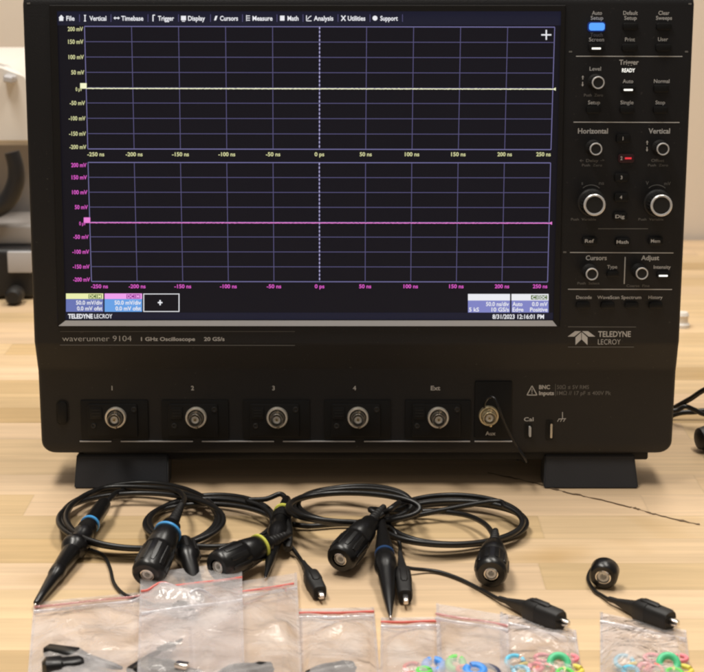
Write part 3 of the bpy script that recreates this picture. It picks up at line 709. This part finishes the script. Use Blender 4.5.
# loose hook-tip lying between the first two plugs
hk = empty('probe_hook', (0, 0, 0), 'black spring hook tip lying between the two plugs above the bags', 'probe tip')
bm = bmesh.new(); a, b = T(183, 540, .012), T(199, 599, .003); ln = (b-a).length
lathe(bm, [(x*ln, r) for x, r in ((0, .003), (.05, .0055), (.10, .0062), (.14, .0076), (.30, .0079), (.36, .0070), (.40, .0054), (.8, .0046), (1, .0030))], a, b, 32); ob('hook_body', bm, 'probe', hk)
bm = bmesh.new(); d = (b-a).normalized(); 
for k in range(8):
    e = Vector((math.cos(k*math.pi/4), 0, math.sin(k*math.pi/4))); c0 = a+e*.0076; loft(bm, [(ln*.13, .001, .0006), (ln*.22, .0013, .0009), (ln*.31, .001, .0006)], c0, c0+d, up=e, n=8)
ob('grip_ring', bm, 'rubber', hk)
# probe B, yellow rings
B = empty('oscilloscope_probe', (0, 0, 0), 'black probe with yellow rings, slim tip pointing down beside its yellow ringed plug', 'probe', 'passive oscilloscope probes on the bench')
tipB, rearB = T(265.5, 577, .007), T(286.5, 499, .014)
prB = [(0, .0009), (.02, .0013), (.10, .0020), (.20, .0030), (.42, .0042), (.46, .0050), (.50, .0058), (.52, .0064), (.58, .0066), (.60, .0058), (.66, .0052), (.74, .0050), (.78, .0046), (1, .0028)]
handle(B, tipB, rearB, 'yellow_ring', prB, .80, .0062)
bm = bmesh.new(); a, b = T(288, 549, .007), T(287.5, 521, .011); ln = (b-a).length; loft(bm, [(0, .0018, .002), (.004, .0030, .0036), (ln*.6, .0034, .0042), (ln, .0026, .003)], a, b, n=16); ob('ground_socket', bm, 'rubber', B)
plug(B, T(216.5, 567.5, .0125), T(268, 543.5, .014), .0100, 'yellow_ring', .80)
pB = [T(270, 542, .014), T(278, 537, .012), T(282, 528, .008)] + coil(213, 523, 64, 24, 5.17, 0, lambda k, th: .0020+.007*k+.002*(1+math.sin(th*2)), drift=(-2, 0), seed=4)[1:] + [T(266, 499, .013), T(280, 494, .015), rearB]
cable(B, pB)
gl = cable(B, [T(285, 540, .008), T(290, 545, .006), T(297, 554, .003), T(302, 562, .003), T(304, 568, .0035)], .0013, 'ground_lead'); clip(gl, T(303, 562, .0045), T(320.5, 594, .0048), 1.15)
# probe C, dark blue ring
C = empty('oscilloscope_probe', (0, 0, 0), 'black probe with a dark blue ring and pointed tip below the middle coil', 'probe', 'passive oscilloscope probes on the bench')
tipC, rearC = T(390.5, 616, .004), T(381, 517, .018)
prC = [(0, .0008), (.03, .0014), (.18, .0036), (.25, .0042), (.40, .0052), (.44, .0062), (.455, .0068), (.50, .0070), (.54, .0066), (.56, .0058), (.66, .0056), (.70, .0050), (.85, .0034), (1, .0022)]
handle(C, tipC, rearC, 'navy_ring', prC, .58, .0062)
plug(C, T(339.5, 560, .0115), T(371, 522, .020), .0095, None)
pC = [T(373, 520, .021), T(378, 515, .022), T(372, 509, .022)] + coil(355, 507, 61, 17, 5.9, -40, lambda k, th: .006+.013*k+.003*(1+math.sin(th*2)), seed=2, drift=(-1, -2), spread=.26)[1:] + [T(398, 503, .024), T(392, 508, .026), T(384, 513, .022), rearC]
cable(C, pC)
gl = cable(C, [T(383, 527, .016), T(389, 527, .014), T(396, 534, .010), T(400, 546, .006), T(400, 556, .005), T(401, 566, .006)], .0013, 'ground_lead'); clip(gl, T(400, 553, .006), T(405.5, 598, .0055), 1.15)
# probe D: coil, plug and long ground lead
D = empty('probe_cable', (0, 0, 0), 'coiled black cable on the right whose plug opening faces the camera', 'cable')
plug(D, T(491, 574.5, .0115), T(494, 545, .015), .0098, None)
for c in [x for x in bpy.data.objects if x.name.startswith('strain_relief') and x.parent and x.parent.parent == D]: pass
pD = [T(494, 543, .016), T(493, 535, .016), T(486, 525, .013), T(472, 517, .010), T(455, 513, .008), T(430, 511, .006), T(405, 514, .004)] + coil(455, 522, 70, 23, 4.7, 165, lambda k, th: .0020+.007*k+.002*(1+math.sin(th*2)), seed=6, drift=(-2, -1))[1:] + [T(393, 520, .004), T(370, 524, .003), T(338, 524, .003), T(310, 526, .003), T(292, 524, .004)]
cable(D, pD)
gt = empty('ground_lead', (0, 0, 0), 'thin black lead running right to a crocodile clip beside the crinkled bag', 'test lead', 'crocodile clip leads')
lw = cable(gt, [T(401, 566, .006), T(412, 568.5, .004), T(428, 570, .002), T(442, 572.5, .0016), T(460, 579, .0014), T(478, 588, .0014), T(499, 599, .0025), T(506, 601.5, .0035)], .0012, 'wire')
clip(gt, T(499, 598, .0035), T(563, 621.5, .0062), 1.4)
gt2 = empty('ground_lead', (0, 0, 0), 'short black lead from a round plug to a clip above the rightmost bag', 'test lead', 'crocodile clip leads')
cable(gt2, [T(606, 566, .009), T(604, 560, .006), T(594, 566, .002), T(588, 578, .0014), T(594, 590, .0014), T(602, 595.5, .0016), T(609, 599.5, .0025), T(616, 602, .0035)], .0012, 'wire')
clip(gt2, T(609, 598.5, .0035), T(672.5, 621.5, .0062), 1.4)
a, b = T(603, 577.5, .0085), T(604.5, 572, .0095); d = (b-a).normalized()
bm = bmesh.new(); lathe(bm, [(0, .0048), (0, .0072), (.0014, .0084), (.009, .0086), (.011, .0074)], a, b, 36, cap=False); o = ob('plug_body', bm, 'probe', gt2); mouth(a+d*.0008, -d, o, .0046)

# ------------------------------------------------------------------ background
W = empty('desktop_printer', (0, 0, 0), 'white and black desktop device standing far left behind the oscilloscope, out of focus', 'printer')
yb = T(10, 300).y
def at(u, v, y):     # world point on plane y
    d = ray(u, v); t_ = (y+DY)/d.y; return Vector((d.x*t_, y, H+d.z*t_))
def wbox(name, u0, v0, u1, v1, y, dep, m, bev=.006):
    a, b = at(u0, v1, y), at(u1, v0, y); bm = bmesh.new(); box(bm, a.x, b.x, y, y+dep, a.z, b.z, bev, 3); return ob(name, bm, m, W)
p0 = at(-95, 303, yb); p1 = at(33, 249, yb)
bm = bmesh.new(); box(bm, p0.x, p1.x, yb, yb+.22, .002, p1.z, .006, 3); ob('base', bm, 'case', W)
wbox('display_panel', 8, 252, 31, 273, yb-.004, .006, 'grey_pl', .001)
wbox('tray', -95, 225, 36, 246, yb+.02, .20, 'dark_grey', .004)
bm = bmesh.new()
hs = []
for u, v in ((-60, 62), (2, 62), (24, 77), (36, 86), (36, 146), (-60, 146)): hs.append(at(u, v, yb+.03))
f0 = [bm.verts.new(p) for p in hs]; f1 = [bm.verts.new(p+Vector((0, .2, 0))) for p in hs]
bm.faces.new(f0); bm.faces.new(f1[::-1])
for i in range(6): bm.faces.new((f0[i], f1[i], f1[(i+1) % 6], f0[(i+1) % 6]))
bmesh.ops.bevel(bm, geom=list(bm.edges), offset=.006, segments=3, affect='EDGES')
ob('cover', bm, 'white_pl', W)
bm = bmesh.new(); loft(bm, [(0, .004, .003), (.002, .010, .004), (.010, .010, .004), (.012, .004, .003)], at(4, 78, yb+.024), at(4, 78, yb+.024)+Vector((.7, 0, -.1)), n=12); ob('latch', bm, 'grey_pl', W)
wbox('back_plate', -95, 140, 36, 232, yb+.10, .06, 'dark_grey', .004)
bm = bmesh.new()
tube(bm, [at(12, 152, yb+.01), at(16, 168, yb+.01), at(15, 185, yb+.01), at(5, 203, yb+.01), at(-15, 212, yb+.01)], .008, 14, .011); ob('arm', bm, 'case', W)
bm = bmesh.new(); c = at(26, 293, yb-.01); lathe(bm, [(0, .006), (.004, .009), (.02, .009), (.024, .006)], Vector((c.x-.01, c.y-.02, .0095)), Vector((c.x-.01, 5, .0095)), 24); ob('roller', bm, 'rubber', W)
# right-hand cables
y0 = .16
bm = bmesh.new(); tube(bm, [at(655, 418, y0), at(673, 408.5, y0-.01), at(690, 399, y0-.02), at(712, 387, y0-.03), at(760, 380, y0-.03)], .0021, 12); tag(ob('black_cable', bm, 'cable'), 'black cord rising straight to the right edge from behind the oscilloscope', 'cord')
bm = bmesh.new(); tube(bm, [at(655, 423, y0), at(673, 415, y0), at(683, 412.5, y0), at(694, 412, y0), at(712, 411.5, y0), at(760, 425, y0)], .0021, 12)
tube(bm, [at(660, 411, y0-.02), at(676, 410.5, y0-.02), at(685, 406.5, y0-.02), at(694, 409.5, y0-.02), at(708, 415, y0-.02), at(750, 418, y0-.02)], .0019, 12); tag(ob('black_cable', bm, 'cable'), 'black cord with an arched loop, lower one right of the oscilloscope', 'cord')
pg = empty('power_plug', (0, 0, 0), 'black rounded plug on the bench at the right edge of the photo', 'plug')
a = T(706, 439, .010); bm = bmesh.new(); lathe(bm, [(0, .004), (.002, .008), (.012, .0105), (.030, .0105), (.036, .008)], a+Vector((-.007, 0, 0)), a+Vector((1, .3, 0)), 28); ob('plug_body', bm, 'case', pg)
bm = bmesh.new(); tube(bm, [a+Vector((.025, .008, 0)), a+Vector((.05, .01, 0)), a+Vector((.10, -.02, -.007))], .003, 12); ob('cord', bm, 'cable', pg)
kn = empty('plastic_cap', (0, 0, 0), 'small white plastic cap on the bench behind the right side of the oscilloscope', 'cap')
a = T(682, 327, 0); bm = bmesh.new(); lathe(bm, [(0, .0075), (.003, .0075), (.005, .0055), (.010, .0055), (.012, .0065), (.015, .005), (.0155, .002)], a, a+Vector((0, 0, 1)), 28); ob('cap_body', bm, 'white_pl', kn)

# ------------------------------------------------------------------ zip bags
def film(name, tint, haze, bump=.0024, gf=1.0):
    m = bpy.data.materials.new(name); m.use_nodes = True; nt = m.node_tree; N = nt.nodes; K_ = nt.links.new
    N.remove(N['Principled BSDF'])
    b = N.new('ShaderNodeBsdfDiffuse'); b.inputs[0].default_value = (*tint, 1)
    g = N.new('ShaderNodeBsdfGlossy'); g.inputs[0].default_value = (1, 1, 1, 1); g.inputs['Roughness'].default_value = .10
    tr = N.new('ShaderNodeBsdfTransparent'); tr.inputs[0].default_value = (.955, .94, .94, 1)
    tc = N.new('ShaderNodeTexCoord')
    n = N.new('ShaderNodeTexNoise'); n.inputs['Scale'].default_value = 26; n.inputs['Detail'].default_value = 5; n.inputs['Distortion'].default_value = 1.2; K_(tc.outputs['Object'], n.inputs['Vector'])
    mr = N.new('ShaderNodeMapRange'); mr.inputs[1].default_value = .35; mr.inputs[2].default_value = .75; mr.inputs[3].default_value = haze*.7; mr.inputs[4].default_value = haze*1.7; K_(n.outputs[0], mr.inputs[0])
    m1 = N.new('ShaderNodeMixShader'); K_(mr.outputs[0], m1.inputs[0]); K_(tr.outputs[0], m1.inputs[1]); K_(b.outputs[0], m1.inputs[2])
    n2 = N.new('ShaderNodeTexNoise'); n2.inputs['Scale'].default_value = 38; n2.inputs['Detail'].default_value = 3; n2.inputs['Distortion'].default_value = 2.5; K_(tc.outputs['Object'], n2.inputs['Vector'])
    bp = N.new('ShaderNodeBump'); bp.inputs['Strength'].default_value = .7; bp.inputs['Distance'].default_value = bump; K_(n2.outputs[0], bp.inputs['Height'])
    K_(bp.outputs[0], g.inputs['Normal'])
    lw_ = N.new('ShaderNodeLayerWeight'); lw_.inputs[0].default_value = .5; K_(bp.outputs[0], lw_.inputs['Normal'])
    pw_ = N.new('ShaderNodeMath'); pw_.operation = 'POWER'; pw_.inputs[1].default_value = 5; K_(lw_.outputs['Facing'], pw_.inputs[0])
    fr = N.new('ShaderNodeMath'); fr.operation = 'MULTIPLY_ADD'; fr.inputs[1].default_value = .96; fr.inputs[2].default_value = .045; K_(pw_.outputs[0], fr.inputs[0])
    mf = N.new('ShaderNodeMath'); mf.operation = 'MULTIPLY'; mf.use_clamp = True; mf.inputs[1].default_value = gf; K_(fr.outputs[0], mf.inputs[0])
    m2 = N.new('ShaderNodeMixShader'); K_(mf.outputs[0], m2.inputs[0]); K_(m1.outputs[0], m2.inputs[1]); K_(g.outputs[0], m2.inputs[2])
    K_(m2.outputs[0], N['Material Output'].inputs[0])
    return m
M['film'] = film('clear_film', (.93, .89, .89), .26); M['film_s'] = film('seam_film', (.80, .80, .82), .16)
M['film_b'] = film('lower_film', (.90, .84, .83), .07, .0003, .35); M['film_c'] = film('crinkled_film', (.93, .89, .89), .24, .0080, 1.0)
M['red_zip'] = mat('red_zip', (.72, .13, .10), .4); M['white_zip'] = film('white_zip', (.80, .79, .84), .45); M['pink_zip'] = film('pink_zip', (.80, .38, .38), .55)
DR = []   # things under the bags: (point, reach, height)
def lift(q):
    return max([h*math.exp(-((q.x-c.x)**2+(q.y-c.y)**2)/(w_*w_)) for c, w_, h in DR]+[0])
for k_ in range(5):
    c_ = T(164+8*k_, 606+1.6*k_, 0); DR.append((c_, .012, .0125))
def bag(label, tl, tr, bl, br, z0, puff, seed, red='red_zip', redoff=(.0, 1.), crinkle=.0030, bandv=6, fm='film', folds=(), group='clear zip bags along the front'):
    root_ = empty('zip_bag', (0, 0, 0), label, 'plastic bag', group)
    nx, ny = 46, 46
    def P(s, t_, top):
        u = lerp(lerp(tl[0], tr[0], s), lerp(bl[0], br[0], s), t_); v = lerp(lerp(tl[1], tr[1], s), lerp(bl[1], br[1], s), t_)
        e = min(s, 1-s, t_*1.0, 1-t_)*2; e = min(1, e*4)
        q = T(u, v, 0)
        if top:
            f = noise.noise(Vector((q.x*22+seed, q.y*30, seed*3)))+.5*noise.noise(Vector((q.x*70, q.y*50, seed)))+.35*abs(noise.noise(Vector((q.x*120+q.y*60, q.y*40, seed+5))))
            z = z0+.0006+(puff*(.55+.45*math.sin(math.pi*s))*min(1, t_*2.2)+crinkle*f)*e
            for fa, fb, fh, fw in folds:
                A_, B_ = T(*fa, 0), T(*fb, 0); ab = B_-A_; tt_ = max(0, min(1, (q-A_).dot(ab)/ab.length_squared)); dd = (q-(A_+ab*tt_)).length
                z += fh*math.sin(math.pi*min(1, max(0, tt_*.9+.05)))*math.exp(-(dd/fw)**2)*e
            z = max(z, z0+.0006)
        else: z = z0+.0001*0
        z = max(z, lift(q)+.1*z0+(.0008 if top else 0)); return Vector((q.x, q.y, z))
    bm = bmesh.new()
    tv = [[bm.verts.new(P(i/nx, j/ny, True)) for i in range(nx+1)] for j in range(ny+1)]
    bv = [[bm.verts.new(P(i/24, j/24, False)) for i in range(25)] for j in range(25)]
    for j in range(ny):
        for i in range(nx): bm.faces.new((tv[j][i], tv[j+1][i], tv[j+1][i+1], tv[j][i+1]))
    for j in range(24):
        for i in range(24): bm.faces.new((bv[j][i], bv[j+1][i], bv[j+1][i+1], bv[j][i+1])).material_index = 1
    me = bpy.data.meshes.new('film')
    for f in bm.faces: f.smooth = True
    bm.to_mesh(me); bm.free(); link('film', me, [fm, 'film_b'], root_)
    # side seams
    bm = bmesh.new()
    for side in (0, 1):
        prev = None
        for j in range(ny+1):
            a = P(side, j/ny, True)+Vector((0, 0, .0003)); b = a+Vector(((.0016 if side == 0 else -.0016), 0, .0001))
            va, vb = bm.verts.new(a), bm.verts.new(b)
            if prev: bm.faces.new((prev[0], va, vb, prev[1]))
            prev = (va, vb)
    ob('side_seam', bm, 'film_s', root_)
    # zip: coloured ridge then white ridge
    def ridge(voff, m, r, name, s0=0, s1=1):
        bm = bmesh.new(); pts = []
        for i in range(17):
            s = s0+(s1-s0)*i/16; u = lerp(tl[0], tr[0], s); v = lerp(tl[1], tr[1], s)+voff+.35*math.sin(s*7+seed)
            q = T(u, v, z0+.0014+.0006*math.sin(s*9+seed)); q.z = max(q.z, lift(q)+.1*z0+.0012); pts.append(q)
        tube(bm, pts, r, 8, k=3); ob(name, bm, m, root_)
    if red: ridge(2.6, red, .00075, 'zip_ridge', *redoff)
    ridge(bandv+1.5, 'white_zip', .0011, 'zip_ridge')
    return root_
bag('large clear bag at the far left with pink zip line and black parts inside', (34, 604), (190, 589), (22, 745), (196, 745), .0006, .006, 1, red='pink_zip', folds=(((58, 632), (100, 622), .003, .006), ((110, 612), (150, 640), .003, .005), ((60, 680), (120, 640), .003, .006)))
bag('clear bag with bold red zip overlapping the large left bag under the first plug', (141, 588), (242, 574.5), (138, 690), (245, 690), .0085, .002, 2, bandv=24)
bag('clear glossy bag with slanting red zip below the yellow ringed probe', (190, 597), (297, 580.5), (196, 745), (305, 745), .0045, .007, 3, redoff=(.45, .97), folds=(((236, 638), (292, 600), .006, .009), ((206, 612), (222, 640), .003, .005), ((255, 655), (300, 640), .004, .006)))
bag('clear bag with straight red zip below the small crocodile clip', (299, 610.5), (374, 609), (303, 745), (386, 745), .0006, .007, 4, folds=(((312, 640), (366, 630), .0035, .006),))
bag('clear bag with thin red zip right under the dark blue ringed probe tip', (381, 619.5), (440, 618.5), (378, 745), (446, 745), .0006, .006, 5, folds=(((386, 650), (432, 634), .003, .005),))
bag('clear bag with faint mauve zip holding green, blue and dark rings', (436, 611), (508, 623), (438, 745), (512, 745), .0042, .005, 6, red='pink_zip')
bag('crinkled clear bag under the long lead clip holding pastel rings', (500, 614), (576, 632), (500, 745), (590, 745), .0006, .008, 8, red=None, crinkle=.0045, fm='film_c')
bag('crinkled clear bag at the far right holding pastel rings', (600, 614), (686, 632), (600, 745), (698, 745), .0006, .008, 9, red=None, crinkle=.0045, fm='film_c')
# coloured marker rings
RC = {'cyan': (.10, .55, .80), 'yellow': (.80, .68, .10), 'pink': (.85, .25, .30), 'green': (.10, .62, .30), 'blue': (.05, .28, .80), 'red': (.75, .10, .06), 'dark': (.02, .03, .08), 'leaf green': (.14, .62, .10)}
for k, c in RC.items(): M['r_'+k] = mat('ring_'+k.replace(' ', '_'), c, .4)
def mring(k, u, v, rp, z, label, tilt=0, az=0, fat=.0012):
    r = rp/1.8e3; c = T(u, v, z); n = 34; bm = bmesh.new(); pts = []
    for i in range(n+1):
        a = R(20+az)+2*math.pi*.93*i/n; q = Vector((r*math.cos(a), r*math.sin(a), 0)); q = Matrix.Rotation(R(tilt), 3, 'X') @ q
        pts.append(c+q)
    tube(bm, pts, fat, 10, k=1); tag(ob('marker_ring', bm, 'r_'+k), label, 'ring', 'coloured marker rings inside the bags')
mring('red', 413, 668, 8, .003, 'red ring at the left of the blue ring, in the thin red zip bag', 8, 30)
mring('blue', 434, 666, 8.5, .004, 'bright blue ring in the thin red zip bag under the dark blue probe', 12, 90, .0024)
mring('leaf green', 424, 671, 6, .0065, 'leaf green ring overlapping the bright blue ring', 0, 0, .0014)
mring('leaf green', 456, 664, 7, .006, 'green ring at the left side of the mauve zip bag', 30, 60, .0020)
mring('red', 464, 669, 6, .006, 'small red ring between the green and blue rings of the mauve zip bag', 0, 10)
mring('blue', 475, 671, 8, .007, 'blue ring in the middle of the mauve zip bag', 10, 120, .0024)
mring('dark', 484, 673, 14, .0055, 'large dark navy ring around the blue ring in the mauve zip bag', 5, 200, .0014)
for du, w_ in ((0, 'middle crinkled bag'), (109.5, 'far right bag')):
    mring('cyan', 515+du, 662, 8.5, .004, 'pale cyan ring at the left end inside the '+w_, 20, 40)
    mring('yellow', 527+du, 668, 7, .0045, 'yellow ring beside the cyan ring inside the '+w_, 10, 60)
    mring('pink', 543+du, 658, 7.5, .004, 'upper left pink ring inside the '+w_, 0, 10)
    mring('red', 545+du, 670, 7.5, .005, 'lower coral ring under a pink ring inside the '+w_, 15, 90)
    mring('green', 559+du, 664, 8.5, .006, 'thick green ring inside the '+w_, 45, 200, .0020)
    mring('pink', 571+du, 658, 6, .004, 'upper right pink ring inside the '+w_, 0, 90)
    mring('yellow', 573+du, 670, 8.5, .0045, 'large yellow ring at the right end inside the '+w_, 0, 0, .0014)
    mring('cyan', 521+du, 671, 7, .0060, 'lower cyan ring half under the yellow one inside the '+w_, 10, 150)
    mring('pink', 536+du, 667, 6, .0062, 'small pink ring left of the coral one inside the '+w_, 5, 220)
    mring('leaf green', 565+du, 673, 7, .0062, 'leaf green ring below the thick green one inside the '+w_, 5, 80)
# black accessories inside the left bags
def acc(label, segs, name='probe_accessory', silver=None):
    o = empty(name, (0, 0, 0), label, 'accessory')
    a, b, pr = segs; bm = bmesh.new(); ln = (b-a).length; loft(bm, [(x*ln, w1, h1) for x, w1, h1 in pr], a, b, n=20, e=3); ob('body', bm, 'probe', o)
    if silver: bm = bmesh.new(); a, b, w1 = silver; ln = (b-a).length; loft(bm, [(0, w1*.9, w1*.5), (ln*.1, w1, w1*.6), (ln*.9, w1, w1*.6), (ln, w1*.9, w1*.5)], a, b, n=16, e=5); ob('sleeve', bm, 'steel', o)
    return o
def tangle(o, pts, r_=.0011):
    bm = bmesh.new(); tube(bm, [T(*p) for p in pts], r_, 8, k=6); ob('wire', bm, 'cable', o)
o = acc('black hook clip and wire at the left inside the large left bag', (T(44, 649, .004), T(122, 668, .004), [(0, .001, .001), (.05, .004, .003), (.4, .0055, .0045), (.55, .003, .003), (.9, .0018, .0016), (1, .0008, .0008)]))
tangle(o, [(50, 662, .004), (64, 652, .005), (84, 655, .006), (96, 664, .005), (84, 673, .004), (60, 672, .004), (48, 664, .004)])
o = acc('short black barrel below the hook clip inside the large left bag', (T(42, 668, .006), T(84, 664, .006), [(0, .003, .003), (.1, .006, .005), (.45, .0062, .005), (.5, .005, .0042), (.9, .005, .0042), (1, .003, .003)]))
o = acc('slim black pointed adjuster inside the large left bag, tip pointing up', (T(182, 639, .005), T(132, 672, .004), [(0, .0006, .0006), (.18, .0010, .0010), (.2, .0026, .0022), (.42, .0036, .0032), (.45, .0024, .0022), (.6, .0032, .003), (1, .0037, .003)]))
o = acc('black clip at the bottom right inside the large left bag', (T(134, 670, .005), T(202, 674, .005), [(0, .002, .002), (.1, .0055, .004), (.6, .006, .0045), (.75, .003, .003), (1, .002, .002)]), silver=(T(176, 664, .011), T(188, 666, .011), .0025))
tangle(o, [(132, 672, .004), (142, 662, .006), (160, 660, .010), (180, 664, .008), (194, 672, .005), (206, 680, .004)])
o = acc('black part with wire at the bottom of the glossy slanting zip bag', (T(215, 678, .007), T(272, 668, .008), [(0, .002, .002), (.2, .004, .003), (.8, .005, .004), (1, .003, .003)]))
tangle(o, [(214, 676, .007), (232, 666, .010), (256, 665, .010), (274, 670, .008)])
o = acc('black part with wire at the bottom of the straight red zip bag', (T(306, 675, .004), T(354, 667, .005), [(0, .002, .002), (.2, .004, .003), (.8, .005, .004), (1, .003, .003)]))
tangle(o, [(304, 676, .004), (318, 667, .006), (338, 664, .007), (356, 668, .004)])
